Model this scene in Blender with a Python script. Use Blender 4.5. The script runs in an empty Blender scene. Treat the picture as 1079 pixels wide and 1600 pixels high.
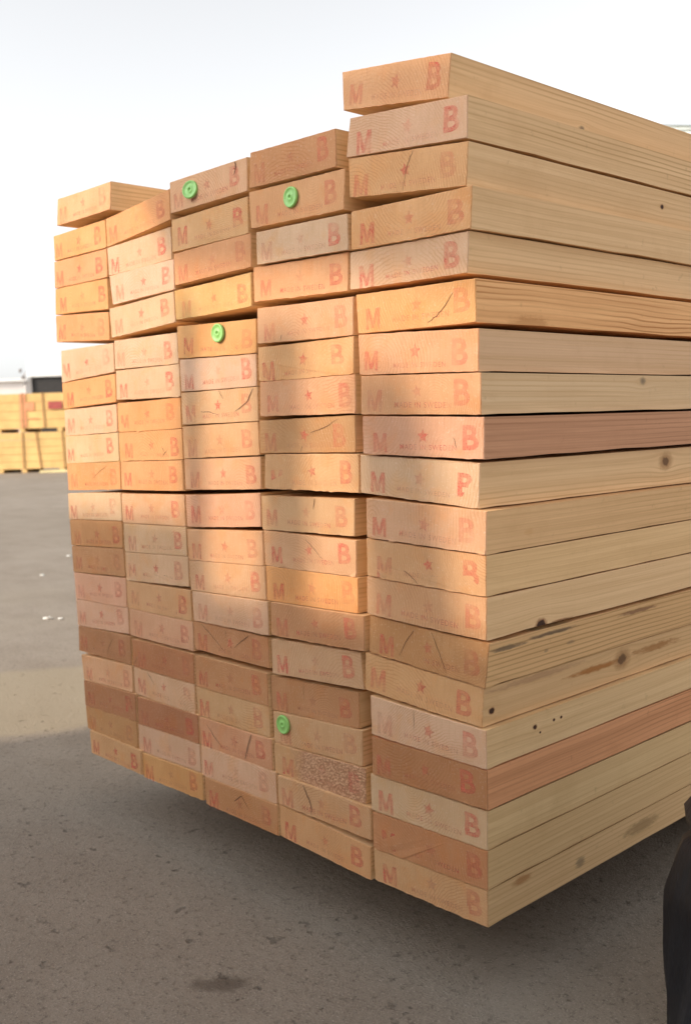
import bpy, bmesh, math, random
from mathutils import Vector, Matrix

scene = bpy.context.scene
R = math.radians

# ------------------------------------------------------------------ camera
cam_data = bpy.data.cameras.new('camera')
cam = bpy.data.objects.new('camera', cam_data)
scene.collection.objects.link(cam)
YAW, PITCH, ROLL = -0.833863, -0.077967, -0.033605
fw = Vector((math.sin(YAW) * math.cos(PITCH), math.cos(YAW) * math.cos(PITCH), math.sin(PITCH)))
rt = Vector((math.cos(YAW), -math.sin(YAW), 0))
up = rt.cross(fw)
r2 = math.cos(ROLL) * rt + math.sin(ROLL) * up
u2 = -math.sin(ROLL) * rt + math.cos(ROLL) * up
CAM = Vector((0.7151, -0.8528, 0.6866))
m = Matrix((r2, u2, -fw)).transposed().to_4x4()
m.translation = CAM
cam.matrix_world = m
cam_data.sensor_fit = 'VERTICAL'
cam_data.sensor_height = 36
cam_data.lens = 36 * 1551.09 / 1600
cam_data.shift_y = -13 / 1600
cam_data.clip_start = 0.02
cam_data.clip_end = 1500
cam_data.dof.use_dof = True
cam_data.dof.focus_distance = 1.2
cam_data.dof.aperture_fstop = 8
scene.camera = cam

# ------------------------------------------------------------------ light
SUN = Vector((-0.30, -0.80, 0.40)).normalized()
elev = math.asin(SUN.z)
azim = math.atan2(SUN.x, SUN.y)
world = bpy.data.worlds.new('World')
scene.world = world
world.use_nodes = True
wn, wl = world.node_tree.nodes, world.node_tree.links
wn.clear()
sky = wn.new('ShaderNodeTexSky')
sky.sky_type = 'NISHITA'
sky.sun_disc = False
sky.sun_elevation = elev
sky.sun_rotation = azim
sky.air_density = 1.0
sky.dust_density = 2.2
sky.ozone_density = 1.0
hs = wn.new('ShaderNodeHueSaturation')
hs.inputs['Saturation'].default_value = 0.09
bg = wn.new('ShaderNodeBackground')
bg.inputs['Strength'].default_value = 0.15
wo = wn.new('ShaderNodeOutputWorld')
wl.new(sky.outputs[0], hs.inputs['Color'])
haze = wn.new('ShaderNodeMix')          # bright summer haze over the clear-sky gradient
haze.data_type = 'RGBA'
haze.blend_type = 'ADD'
haze.inputs[0].default_value = 1.0
haze.inputs[7].default_value = (0.10, 0.10, 0.10, 1)
wl.new(hs.outputs[0], haze.inputs[6])
wl.new(haze.outputs[2], bg.inputs['Color'])
wl.new(bg.outputs[0], wo.inputs[0])

sun_data = bpy.data.lights.new('sun', 'SUN')
sun_data.energy = 1.65
sun_data.angle = R(1.2)
sun_data.color = (1.0, 0.82, 0.63)
sun = bpy.data.objects.new('sun', sun_data)
scene.collection.objects.link(sun)
sun.rotation_euler = SUN.to_track_quat('Z', 'Y').to_euler()

scene.view_settings.view_transform = 'Standard'
scene.view_settings.look = 'None'
scene.view_settings.gamma = 1
scene.view_settings.exposure = 1.0
scene.cycles.max_bounces = 8
scene.cycles.use_adaptive_sampling = True

# ------------------------------------------------------------------ helpers
rng = random.Random(11)


def link(o):
    scene.collection.objects.link(o)
    return o


def obj(name, mesh, mats=None, parent=None):
    o = bpy.data.objects.new(name, mesh)
    if mats:
        for mt in (mats if isinstance(mats, (list, tuple)) else [mats]):
            mesh.materials.append(mt)
    link(o)
    if parent:
        o.parent = parent
    return o


def empty(name, loc, rz=0):
    o = bpy.data.objects.new(name, None)
    o.empty_display_size = 0.1
    o.location = loc
    o.rotation_euler = (0, 0, rz)
    return link(o)


def tag(o, label=None, cat=None, group=None, kind=None):
    if label:
        o['label'] = label
    if cat:
        o['category'] = cat
    if group:
        o['group'] = group
    if kind:
        o['kind'] = kind
    return o


def mesh_from(name, verts, faces, matidx=None, smooth=False):
    me = bpy.data.meshes.new(name)
    me.from_pydata([tuple(v) for v in verts], [], faces)
    if matidx:
        me.polygons.foreach_set('material_index', matidx)
    if smooth:
        me.polygons.foreach_set('use_smooth', [True] * len(me.polygons))
    me.update()
    return me


def bm_mesh(name, bm, smooth=False):
    me = bpy.data.meshes.new(name)
    bmesh.ops.recalc_face_normals(bm, faces=bm.faces[:])
    bm.to_mesh(me)
    bm.free()
    if smooth:
        me.polygons.foreach_set('use_smooth', [True] * len(me.polygons))
    return me


def add_box(bm, x0, x1, y0, y1, z0, z1, bevel=0.0):
    r = bmesh.ops.create_cube(bm, size=1)
    vs = r['verts']
    for v in vs:
        v.co = Vector(((x0 + x1) / 2 + v.co.x * (x1 - x0), (y0 + y1) / 2 + v.co.y * (y1 - y0),
                       (z0 + z1) / 2 + v.co.z * (z1 - z0)))
    if bevel:
        es = list({e for v in vs for e in v.link_edges})
        bmesh.ops.bevel(bm, geom=es, offset=bevel, segments=2, affect='EDGES', profile=0.5)


def box_mesh(name, *a, bevel=0.0):
    bm = bmesh.new()
    add_box(bm, *a, bevel=bevel)
    return bm_mesh(name, bm)


# ------------------------------------------------------------------ node helper
class NT:
    def __init__(self, name):
        self.mat = bpy.data.materials.new(name)
        self.mat.use_nodes = True
        self.t = self.mat.node_tree
        self.t.nodes.clear()
        self.out = self.t.nodes.new('ShaderNodeOutputMaterial')
        self.b = self.t.nodes.new('ShaderNodeBsdfPrincipled')
        self.t.links.new(self.b.outputs[0], self.out.inputs[0])
        self.b.inputs['Specular IOR Level'].default_value = 0.25

    def n(self, typ, **kw):
        nd = self.t.nodes.new(typ)
        for k, v in kw.items():
            setattr(nd, k, v)
        return nd

    def put(self, sock, v):
        if isinstance(v, bpy.types.NodeSocket):
            self.t.links.new(v, sock)
        elif v is not None:
            if hasattr(sock, 'default_value'):
                if isinstance(v, (tuple, list)) and len(v) == 3 and sock.type == 'RGBA':
                    v = (*v, 1)
                sock.default_value = v

    def math(self, op, a, b=None, c=None):
        nd = self.n('ShaderNodeMath', operation=op)
        for i, v in enumerate((a, b, c)):
            if v is not None:
                self.put(nd.inputs[i], v)
        return nd.outputs[0]

    def vmath(self, op, a, b=None):
        nd = self.n('ShaderNodeVectorMath', operation=op)
        self.put(nd.inputs[0], a)
        if b is not None:
            self.put(nd.inputs[1], b)
        return nd.outputs['Value'] if op in ('LENGTH', 'DISTANCE', 'DOT_PRODUCT') else nd.outputs[0]

    def mix(self, f, a, b, blend='MIX'):
        nd = self.n('ShaderNodeMix', data_type='RGBA', blend_type=blend)
        nd.clamp_factor = True
        self.put(nd.inputs[0], f)
        self.put(nd.inputs[6], a)
        self.put(nd.inputs[7], b)
        return nd.outputs[2]

    def noise(self, vec, scale, detail=3, rough=0.55, dist=0.0):
        nd = self.n('ShaderNodeTexNoise')
        self.put(nd.inputs['Vector'], vec)
        nd.inputs['Scale'].default_value = scale
        nd.inputs['Detail'].default_value = detail
        nd.inputs['Roughness'].default_value = rough
        nd.inputs['Distortion'].default_value = dist
        return nd.outputs['Fac']

    def ramp(self, f, lo, hi, a=0.0, b=1.0, smooth=True):
        nd = self.n('ShaderNodeMapRange')
        nd.interpolation_type = 'SMOOTHSTEP' if smooth else 'LINEAR'
        self.put(nd.inputs[0], f)
        for i, v in enumerate((lo, hi, a, b)):
            self.put(nd.inputs[1 + i], v)
        return nd.outputs[0]

    def coords(self):
        return self.n('ShaderNodeTexCoord').outputs['Object']

    def bump(self, h, strength, dist=0.001):
        nd = self.n('ShaderNodeBump')
        nd.inputs['Strength'].default_value = strength
        nd.inputs['Distance'].default_value = dist
        self.put(nd.inputs['Height'], h)
        self.t.links.new(nd.outputs[0], self.b.inputs['Normal'])

    def done(self, col, rough=0.8):
        self.put(self.b.inputs['Base Color'], col)
        self.put(self.b.inputs['Roughness'], rough)
        return self.mat


def plain(name, col, rough=0.7, var=0.12, scale=8.0, spec=0.25):
    t = NT(name)
    c = t.coords()
    f = t.ramp(t.noise(c, scale, 5), 0.3, 0.7)
    a = tuple(x * (1 - var) for x in col)
    b = tuple(min(1, x * (1 + var)) for x in col)
    t.b.inputs['Specular IOR Level'].default_value = spec
    t.bump(t.noise(c, scale * 12, 3), 0.15, 0.002)
    return t.done(t.mix(f, a, b), rough)


# ------------------------------------------------------------------ timber materials
def end_material(name, torn=False):
    """sawn end grain: tint from the object's own colour, faint growth rings, saw lines, weathering blotches"""
    t = NT(name)
    co = t.coords()
    info = t.n('ShaderNodeObjectInfo')
    rnd = info.outputs['Random']
    shift = t.n('ShaderNodeCombineXYZ')
    t.put(shift.inputs[0], t.math('MULTIPLY', rnd, 37.0))
    t.put(shift.inputs[1], t.math('MULTIPLY', rnd, 11.0))
    t.put(shift.inputs[2], t.math('MULTIPLY', rnd, 53.0))
    pc = t.vmath('ADD', co, shift.outputs[0])
    base = info.outputs['Color']
    big = t.ramp(t.noise(pc, 13, 4, 0.6), 0.32, 0.70)
    col = t.mix(big, t.mix(0.5, base, (0.80, 0.74, 0.66), 'MULTIPLY'), base)
    warm = t.ramp(t.noise(pc, 22, 3, 0.6, 0.5), 0.50, 0.72, 0, 0.55)
    col = t.mix(warm, col, t.mix(1.0, base, (0.98, 0.80, 0.60), 'MULTIPLY'))
    # growth rings round a pith that lies off the board
    piv = t.n('ShaderNodeCombineXYZ')
    t.put(piv.inputs[0], t.math('MULTIPLY_ADD', t.math('FRACT', t.math('MULTIPLY', rnd, 91.7)), 0.20, -0.10))
    t.put(piv.inputs[2], t.math('MULTIPLY_ADD', t.math('FRACT', t.math('MULTIPLY', rnd, 47.3)), 0.16, -0.10))
    d = t.vmath('DISTANCE', t.vmath('MULTIPLY', co, (1, 0, 1)), piv.outputs[0])
    wob = t.math('MULTIPLY', t.noise(pc, 32, 3), 0.014)
    ring = t.math('SINE', t.math('MULTIPLY', t.math('ADD', d, wob), t.math('MULTIPLY_ADD', t.math('FRACT', t.math('MULTIPLY', rnd, 13.1)), 900.0, 1300.0)))
    ringf = t.ramp(ring, 0.1, 1.0, 0, 1)
    vis = t.ramp(t.noise(pc, 16, 2), 0.36, 0.64, 0.06, 0.60)
    col = t.mix(t.math('MULTIPLY', ringf, vis), col, t.mix(1.0, base, (0.72, 0.56, 0.42), 'MULTIPLY'))
    # fibres torn by the saw
    speck = t.noise(pc, 1100, 2, 0.7)
    col = t.mix(t.ramp(speck, 0.52, 0.74, 0, 0.50), col, t.mix(1.0, base, (0.60, 0.50, 0.42), 'MULTIPLY'))
    col = t.mix(t.ramp(t.noise(pc, 420, 2, 0.6), 0.58, 0.75, 0, 0.35), col, t.mix(0.5, base, (1, 0.93, 0.80)))
    saw = t.noise(t.vmath('MULTIPLY', t.n('ShaderNodeTexCoord').outputs['Object'], (1, 1, 0.07)), 480, 2, 0.6)
    col = t.mix(t.ramp(saw, 0.48, 0.72, 0, 0.30), col, t.mix(1.0, base, (0.74, 0.64, 0.54), 'MULTIPLY'))
    dirt = t.ramp(t.noise(t.vmath('ADD', pc, (7, 3, 1)), 9, 6, 0.7), 0.60, 0.78, 0, 0.35)
    col = t.mix(dirt, col, t.mix(1.0, base, (0.66, 0.60, 0.56), 'MULTIPLY'))
    h = t.math('ADD', t.math('MULTIPLY', saw, 0.6), speck)
    if torn:
        vo = t.n('ShaderNodeTexVoronoi')
        t.put(vo.inputs['Vector'], pc)
        vo.inputs['Scale'].default_value = 330
        msk = t.ramp(t.math('ADD', t.n('ShaderNodeSeparateXYZ').outputs[0], 0), -0.05, -0.02)
        sep = t.n('ShaderNodeSeparateXYZ')
        t.put(sep.inputs[0], co)
        line = t.math('MULTIPLY_ADD', t.noise(pc, 60, 2), 0.05, sep.outputs[0])
        msk = t.ramp(line, -0.035, 0.0)
        chip = t.ramp(vo.outputs['Distance'], 0.15, 0.75)
        torncol = t.mix(chip, (0.76, 0.47, 0.30), (0.44, 0.215, 0.12))
        col = t.mix(t.math('MULTIPLY', msk, 0.8), col, torncol)
        h = t.math('ADD', h, t.math('MULTIPLY', t.math('MULTIPLY', chip, msk), -4.0))
    t.bump(h, 0.5, 0.0007)
    return t.done(col, 0.85)


def side_material(name, base, dark, lines=0.35, knots=(), stains=(), cathedral=0.0, top_line=None):
    """long grain running along the board (local Y); knots and stains at their own places on the outer edge"""
    t = NT(name)
    co = t.coords()
    info = t.n('ShaderNodeObjectInfo')
    sh = t.n('ShaderNodeCombineXYZ')
    for i, k in enumerate((19.0, 23.0, 31.0)):
        t.put(sh.inputs[i], t.math('MULTIPLY', info.outputs['Random'], k))
    pc = t.vmath('ADD', co, sh.outputs[0])
    sep = t.n('ShaderNodeSeparateXYZ')
    t.put(sep.inputs[0], co)
    yy, zz = sep.outputs[1], sep.outputs[2]
    warp = t.noise(t.vmath('MULTIPLY', pc, (6, 2.2, 9)), 1.0, 3)
    # grain lines bend round the knots
    bend = None
    for (ky, kz, kr, kind) in knots:
        dy = t.math('MULTIPLY', t.math('SUBTRACT', yy, ky), 0.45)
        dz = t.math('SUBTRACT', zz, kz)
        d2 = t.math('ADD', t.math('MULTIPLY', dy, dy), t.math('MULTIPLY', dz, dz))
        g = t.math('DIVIDE', t.math('MULTIPLY', dz, kr * kr * 1.6), t.math('ADD', d2, kr * kr))
        bend = g if bend is None else t.math('ADD', bend, g)
    zb = zz if bend is None else t.math('SUBTRACT', zz, bend)
    cz = t.n('ShaderNodeCombineXYZ')
    t.put(cz.inputs[0], t.math('ADD', sep.outputs[0], t.math('MULTIPLY', info.outputs['Random'], 7.0)))
    t.put(cz.inputs[1], yy)
    t.put(cz.inputs[2], zb)
    gv = t.vmath('ADD', cz.outputs[0], sh.outputs[0])
    fine = t.noise(t.vmath('MULTIPLY', gv, (200, 7, 420)), 1.0, 4, 0.65)
    mid = t.noise(t.vmath('MULTIPLY', gv, (60, 1.6, 110)), 1.0, 3, 0.6)
    ph = t.math('ADD', t.math('MULTIPLY', zb, 2 * math.pi / 0.0062), t.math('MULTIPLY', warp, 9.0 + 26 * cathedral))
    band = t.ramp(t.math('SINE', ph), 0.2, 1.0)
    bandvis = t.ramp(t.noise(t.vmath('MULTIPLY', pc, (3, 1.5, 20)), 1.0, 2), 0.38, 0.62, 0.15, 1.0)
    col = t.mix(t.ramp(mid, 0.30, 0.72), base, t.mix(0.35, base, dark))
    col = t.mix(t.math('MULTIPLY', t.math('MULTIPLY', band, bandvis), min(1.0, lines * 1.7)), col, dark)
    col = t.mix(t.ramp(fine, 0.52, 0.75, 0, 0.40), col, t.mix(0.6, base, dark))
    col = t.mix(t.ramp(fine, 0.46, 0.28, 0, 0.25), col, tuple(min(1, x * 1.22) for x in base))
    blot = t.ramp(t.noise(pc, 9, 5, 0.65), 0.52, 0.75, 0, 0.35)
    col = t.mix(blot, col, t.mix(1.0, base, (0.76, 0.70, 0.62), 'MULTIPLY'))
    grime = t.ramp(t.noise(t.vmath('ADD', pc, (4, 9, 2)), 60, 5, 0.7), 0.62, 0.74, 0, 0.35)
    col = t.mix(grime, col, t.mix(1.0, base, (0.55, 0.50, 0.45), 'MULTIPLY'))
    for (sy, sz, ry, rz, scol, amt) in stains:
        dy = t.math('DIVIDE', t.math('SUBTRACT', yy, sy), ry)
        dz = t.math('DIVIDE', t.math('SUBTRACT', zz, sz), rz)
        d = t.math('SQRT', t.math('ADD', t.math('MULTIPLY', dy, dy), t.math('MULTIPLY', dz, dz)))
        d = t.math('MULTIPLY_ADD', t.noise(t.vmath('MULTIPLY', pc, (150, 60, 260)), 1.0, 4, 0.7), 1.3, t.math('SUBTRACT', d, 0.65))
        col = t.mix(t.ramp(d, 0.35, 1.0, amt, 0), col, scol)
    for (ky, kz, kr, kind) in knots:
        dy = t.math('MULTIPLY', t.math('SUBTRACT', yy, ky), 0.72)
        dz = t.math('SUBTRACT', zz, kz)
        d = t.math('SQRT', t.math('ADD', t.math('MULTIPLY', dy, dy), t.math('MULTIPLY', dz, dz)))
        d = t.math('DIVIDE', d, kr)
        d = t.math('MULTIPLY_ADD', t.noise(pc, 170, 3), 0.7, t.math('SUBTRACT', d, 0.35))
        if kind == 'hole':
            col = t.mix(t.ramp(d, 0.9, 1.5, 0.8, 0), col, (0.34, 0.15, 0.065))
            col = t.mix(t.ramp(d, 0.75, 1.0, 1.0, 0), col, (0.06, 0.027, 0.015))
        elif kind == 'grey':
            col = t.mix(t.ramp(d, 0.3, 1.25, 0.8, 0), col, (0.20, 0.145, 0.095))
        else:
            col = t.mix(t.ramp(d, 0.9, 2.2, 0.65, 0), col, (0.36, 0.17, 0.06))
            col = t.mix(t.ramp(d, 0.6, 1.0, 0.9, 0), col, (0.17, 0.085, 0.04))
    t.bump(t.math('ADD', fine, t.math('MULTIPLY', band, 0.5)), 0.28, 0.0005)
    return t.done(col, 0.72)


def ink_material():
    t = NT('red_ink')
    co = t.n('ShaderNodeNewGeometry').outputs['Position']
    a = t.noise(co, 420, 3, 0.7)
    b = t.noise(co, 55, 3, 0.6)
    alpha = t.math('MULTIPLY', t.ramp(a, 0.30, 0.66, 0.55, 0.95), t.ramp(b, 0.28, 0.70, 0.14, 0.58))
    load = t.ramp(t.n('ShaderNodeObjectInfo').outputs['Random'], 0.0, 1.0, 0.50, 1.12)
    alpha = t.math('MULTIPLY', alpha, load)
    t.put(t.b.inputs['Base Color'], (0.84, 0.185, 0.13))
    t.put(t.b.inputs['Roughness'], 0.85)
    t.put(t.b.inputs['Alpha'], alpha)
    return t.mat


END = end_material('sawn_end_grain')
END_TORN = end_material('torn_end_grain', True)
INK = ink_material()
CRACK = plain('crack_shadow', (0.12, 0.06, 0.032), 0.9)
STAIN = plain('resin_stain', (0.26, 0.14, 0.08), 0.9, .3, 40)
TAN, TAN_D = (0.86, 0.570, 0.310), (0.54, 0.31, 0.125)
SIDE = side_material('long_grain', TAN, TAN_D)
GREEN = plain('green_plastic', (0.30, 0.62, 0.17), 0.42, 0.06, 60, 0.5)

# measured plank ends in millimetres: (end y, TL x, TL z, TR x, TR z, BR x, BR z, BL x, BL z), top row first
STACK = {
    5: [
        (11.1, -216.4, 1124.6, -38.1, 1096.4, -44.1, 1049.5, -216.4, 1078.3),
        (-3.3, -189.7, 1059.9, -3.3, 1039.1, -5.1, 993.9, -198.9, 1014.9),
        (-1.8, -196.0, 1013.4, -5.2, 990.9, -9.6, 944.0, -196.8, 966.5),
        (-3.4, -193.1, 948.7, 0.1, 942.5, -3.2, 897.2, -195.2, 902.4),
        (-0.4, -200.4, 900.9, -8.4, 895.7, -12.1, 850.6, -202.8, 855.3),
        (-4.9, -187.7, 847.2, 3.2, 842.7, 2.8, 795.2, -186.0, 799.6),
        (-5.6, -184.9, 798.1, 6.6, 788.0, 5.1, 741.4, -184.7, 749.1),
        (-6.1, -182.0, 747.6, 8.9, 739.9, 7.5, 694.2, -184.1, 700.4),
        (-7.0, -180.3, 698.0, 12.6, 691.4, 11.2, 645.0, -181.6, 651.7),
        (-2.7, -191.3, 650.2, 1.8, 640.9, -1.8, 589.9, -192.8, 602.7),
        (-6.6, -179.4, 596.3, 13.1, 587.8, 10.3, 539.5, -180.4, 547.4),
        (-5.4, -182.4, 545.9, 9.7, 538.0, 8.3, 491.9, -183.2, 499.3),
        (-4.6, -184.5, 497.8, 8.3, 490.4, 6.8, 442.1, -186.7, 450.2),
        (-0.9, -185.2, 448.1, 7.4, 438.0, 0.4, 386.1, -188.2, 400.9),
        (0.1, -196.5, 397.9, -2.7, 384.6, -6.8, 338.8, -199.3, 349.5),
        (-2.3, -187.5, 343.9, 1.2, 337.3, 0.9, 292.2, -187.5, 294.0),
        (-1.9, -188.1, 290.6, 1.1, 290.7, 0.5, 244.4, -188.6, 241.4),
        (-0.3, -194.1, 239.9, -1.3, 241.5, -2.4, 195.7, -195.0, 192.4),
        (0.0, -193.0, 190.6, -2.8, 194.2, -3.7, 147.7, -193.4, 142.2),
        (0.7, -194.0, 140.7, -4.6, 146.2, -5.5, 102.4, -193.3, 99.3),
    ],
    4: [
        (-2.8, -391.0, 1063.4, -217.2, 1054.5, -217.2, 1008.0, -396.4, 1016.6),
        (0.0, -401.4, 1012.6, -205.5, 1004.0, -209.2, 954.8, -399.7, 963.2),
        (-5.6, -381.6, 954.4, -197.6, 947.0, -197.6, 903.3, -382.4, 910.7),
        (-0.4, -397.6, 909.7, -203.6, 902.3, -205.8, 855.0, -398.9, 863.1),
        (-3.6, -388.4, 852.6, -194.1, 846.1, -195.8, 799.0, -390.8, 804.7),
        (-2.3, -391.8, 799.4, -196.4, 798.0, -199.2, 751.6, -393.2, 752.8),
        (-2.5, -390.5, 751.8, -196.1, 750.6, -197.1, 702.2, -393.1, 704.4),
        (0.0, -398.4, 698.0, -201.3, 699.9, -202.1, 653.3, -399.6, 652.5),
        (-3.4, -384.9, 650.9, -193.6, 651.3, -194.6, 602.6, -388.3, 603.4),
        (4.3, -406.6, 592.0, -212.0, 593.6, -214.5, 545.5, -407.3, 544.1),
        (4.5, -404.4, 543.1, -211.9, 540.2, -213.5, 493.2, -404.4, 493.2),
        (3.1, -400.4, 492.2, -209.2, 492.2, -211.0, 446.2, -400.9, 443.2),
        (-1.9, -387.0, 442.2, -194.7, 445.2, -196.4, 399.7, -388.2, 395.4),
        (2.4, -394.5, 388.5, -208.1, 395.5, -204.0, 347.6, -394.5, 337.8),
        (7.6, -406.4, 332.2, -219.2, 339.2, -220.8, 291.7, -406.4, 281.7),
        (5.8, -401.0, 280.7, -213.4, 290.7, -214.6, 243.2, -401.0, 235.8),
        (3.7, -399.8, 234.8, -207.4, 242.2, -209.2, 194.9, -399.1, 191.3),
        (-0.0, -389.4, 190.3, -196.4, 193.9, -197.3, 150.2, -390.1, 148.7),
        (1.8, -390.4, 147.0, -200.6, 139.7, -202.5, 94.5, -390.4, 100.2),
    ],
    3: [
        (0.7, -599.1, 1065.7, -403.8, 1061.2, -405.5, 1015.5, -600.1, 1019.0),
        (1.5, -600.0, 1009.1, -406.3, 1008.5, -407.7, 958.4, -601.2, 961.0),
        (0.4, -596.5, 957.7, -401.2, 957.4, -403.3, 911.4, -596.5, 910.0),
        (2.1, -601.8, 903.0, -406.8, 905.0, -408.6, 858.0, -601.1, 858.5),
        (-0.1, -596.0, 848.1, -396.4, 839.7, -398.8, 792.8, -596.1, 799.4),
        (0.7, -593.6, 797.3, -400.4, 791.8, -402.1, 746.9, -593.6, 748.1),
        (0.8, -594.4, 746.0, -400.5, 745.9, -401.5, 698.0, -594.4, 697.3),
        (1.7, -596.0, 694.3, -403.7, 697.0, -402.9, 649.9, -596.0, 644.6),
        (1.6, -595.4, 643.6, -401.3, 647.8, -402.3, 601.7, -595.4, 596.5),
        (3.7, -599.3, 587.7, -408.2, 596.1, -409.0, 547.7, -599.3, 537.7),
        (2.5, -597.5, 533.9, -405.2, 541.1, -405.2, 492.0, -597.5, 485.9),
        (1.8, -595.9, 484.9, -401.7, 491.0, -402.0, 442.7, -593.8, 438.5),
        (-1.0, -586.4, 437.5, -395.3, 441.7, -395.3, 393.1, -585.6, 391.7),
        (1.4, -589.8, 390.7, -400.6, 388.6, -399.6, 344.2, -589.8, 345.4),
        (3.1, -594.0, 335.0, -408.3, 335.0, -408.3, 287.2, -594.0, 284.8),
        (3.7, -595.0, 283.8, -407.3, 286.2, -407.3, 240.9, -594.7, 238.3),
        (1.2, -586.6, 237.3, -401.8, 239.9, -401.8, 194.3, -586.1, 193.1),
        (0.1, -583.6, 192.1, -393.6, 193.3, -393.6, 146.9, -583.9, 143.9),
        (-1.5, -573.3, 142.9, -391.2, 145.9, -391.2, 100.3, -573.3, 99.8),
    ],
    2: [
        (1.5, -798.6, 1045.5, -602.7, 1056.9, -602.6, 1010.7, -798.6, 999.2),
        (1.8, -799.5, 998.2, -604.1, 1000.2, -603.0, 951.6, -798.0, 951.7),
        (0.4, -794.2, 950.7, -597.3, 950.6, -598.9, 904.5, -788.0, 902.1),
        (2.5, -803.6, 897.6, -604.7, 903.0, -603.2, 855.7, -800.8, 848.9),
        (0.7, -790.4, 842.8, -598.1, 839.0, -596.9, 791.6, -791.8, 795.3),
        (0.1, -788.6, 792.6, -595.2, 790.6, -595.2, 740.8, -791.0, 743.7),
        (1.0, -790.7, 738.2, -597.6, 739.8, -598.2, 691.9, -791.6, 689.6),
        (1.1, -791.3, 688.6, -597.7, 690.9, -597.7, 643.2, -791.6, 640.6),
        (1.1, -789.9, 639.6, -600.1, 642.2, -600.1, 594.0, -791.4, 591.4),
        (2.6, -795.3, 584.6, -601.4, 587.9, -601.6, 538.5, -795.7, 534.5),
        (2.8, -794.3, 533.5, -601.6, 537.5, -601.5, 491.5, -794.3, 485.0),
        (2.0, -792.5, 484.0, -598.7, 490.5, -598.3, 443.3, -792.5, 435.6),
        (1.6, -792.5, 434.6, -595.1, 437.1, -593.8, 388.6, -791.6, 388.4),
        (0.7, -786.0, 387.4, -590.6, 387.6, -592.1, 341.1, -786.1, 341.1),
        (0.8, -782.0, 335.0, -594.8, 335.9, -594.9, 287.9, -781.4, 287.2),
        (1.2, -781.9, 286.2, -595.8, 286.9, -595.8, 240.0, -781.9, 239.7),
        (-0.7, -771.7, 236.2, -587.7, 239.0, -587.4, 193.3, -771.7, 188.6),
        (-1.0, -772.3, 187.6, -585.8, 192.3, -584.7, 147.6, -772.3, 142.1),
        (-3.0, -759.3, 141.1, -578.9, 146.6, -578.4, 104.2, -759.3, 99.1),
    ],
    1: [
        (-6.5, -950.1, 1105.9, -762.2, 1099.2, -768.0, 1055.3, -958.4, 1060.2),
        (1.3, -989.8, 1047.8, -800.2, 1045.2, -800.6, 999.0, -990.0, 1003.9),
        (2.3, -994.4, 1002.9, -802.7, 998.0, -804.0, 950.6, -997.4, 955.6),
        (3.3, -997.4, 954.6, -807.2, 949.0, -808.3, 897.3, -1002.4, 908.1),
        (4.2, -1003.5, 906.2, -810.2, 893.2, -810.9, 845.8, -1005.1, 858.6),
        (0.5, -983.0, 840.8, -792.6, 839.0, -793.9, 791.0, -986.7, 783.2),
        (0.7, -986.5, 782.2, -792.4, 788.0, -793.7, 740.4, -985.2, 735.2),
        (0.9, -983.8, 733.2, -793.5, 736.6, -794.7, 689.8, -984.8, 686.1),
        (1.1, -985.7, 685.1, -793.6, 688.8, -793.8, 640.9, -987.5, 635.2),
        (1.1, -985.4, 634.2, -792.2, 639.2, -794.1, 592.1, -985.7, 585.5),
        (2.1, -990.1, 579.5, -796.9, 585.8, -797.4, 537.7, -991.6, 531.5),
        (2.4, -990.3, 530.5, -798.3, 536.7, -799.3, 490.2, -988.2, 483.0),
        (1.8, -985.8, 482.0, -797.2, 489.2, -795.1, 441.9, -985.0, 433.8),
        (1.1, -981.6, 432.8, -793.3, 439.0, -793.3, 389.1, -979.5, 384.0),
        (0.8, -979.0, 383.0, -790.4, 387.6, -790.1, 342.3, -976.9, 334.3),
        (0.2, -973.6, 333.3, -786.5, 337.9, -786.7, 288.3, -976.7, 286.3),
        (-1.1, -965.8, 280.6, -782.7, 287.3, -784.1, 240.7, -961.2, 234.7),
        (-2.6, -959.1, 233.7, -774.9, 239.7, -774.9, 192.9, -958.2, 186.4),
        (-3.2, -955.7, 185.4, -773.1, 191.9, -773.1, 145.2, -952.2, 144.2),
        (-6.1, -939.5, 143.2, -760.1, 144.2, -760.1, 102.4, -937.0, 101.3),
    ],
}

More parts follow.
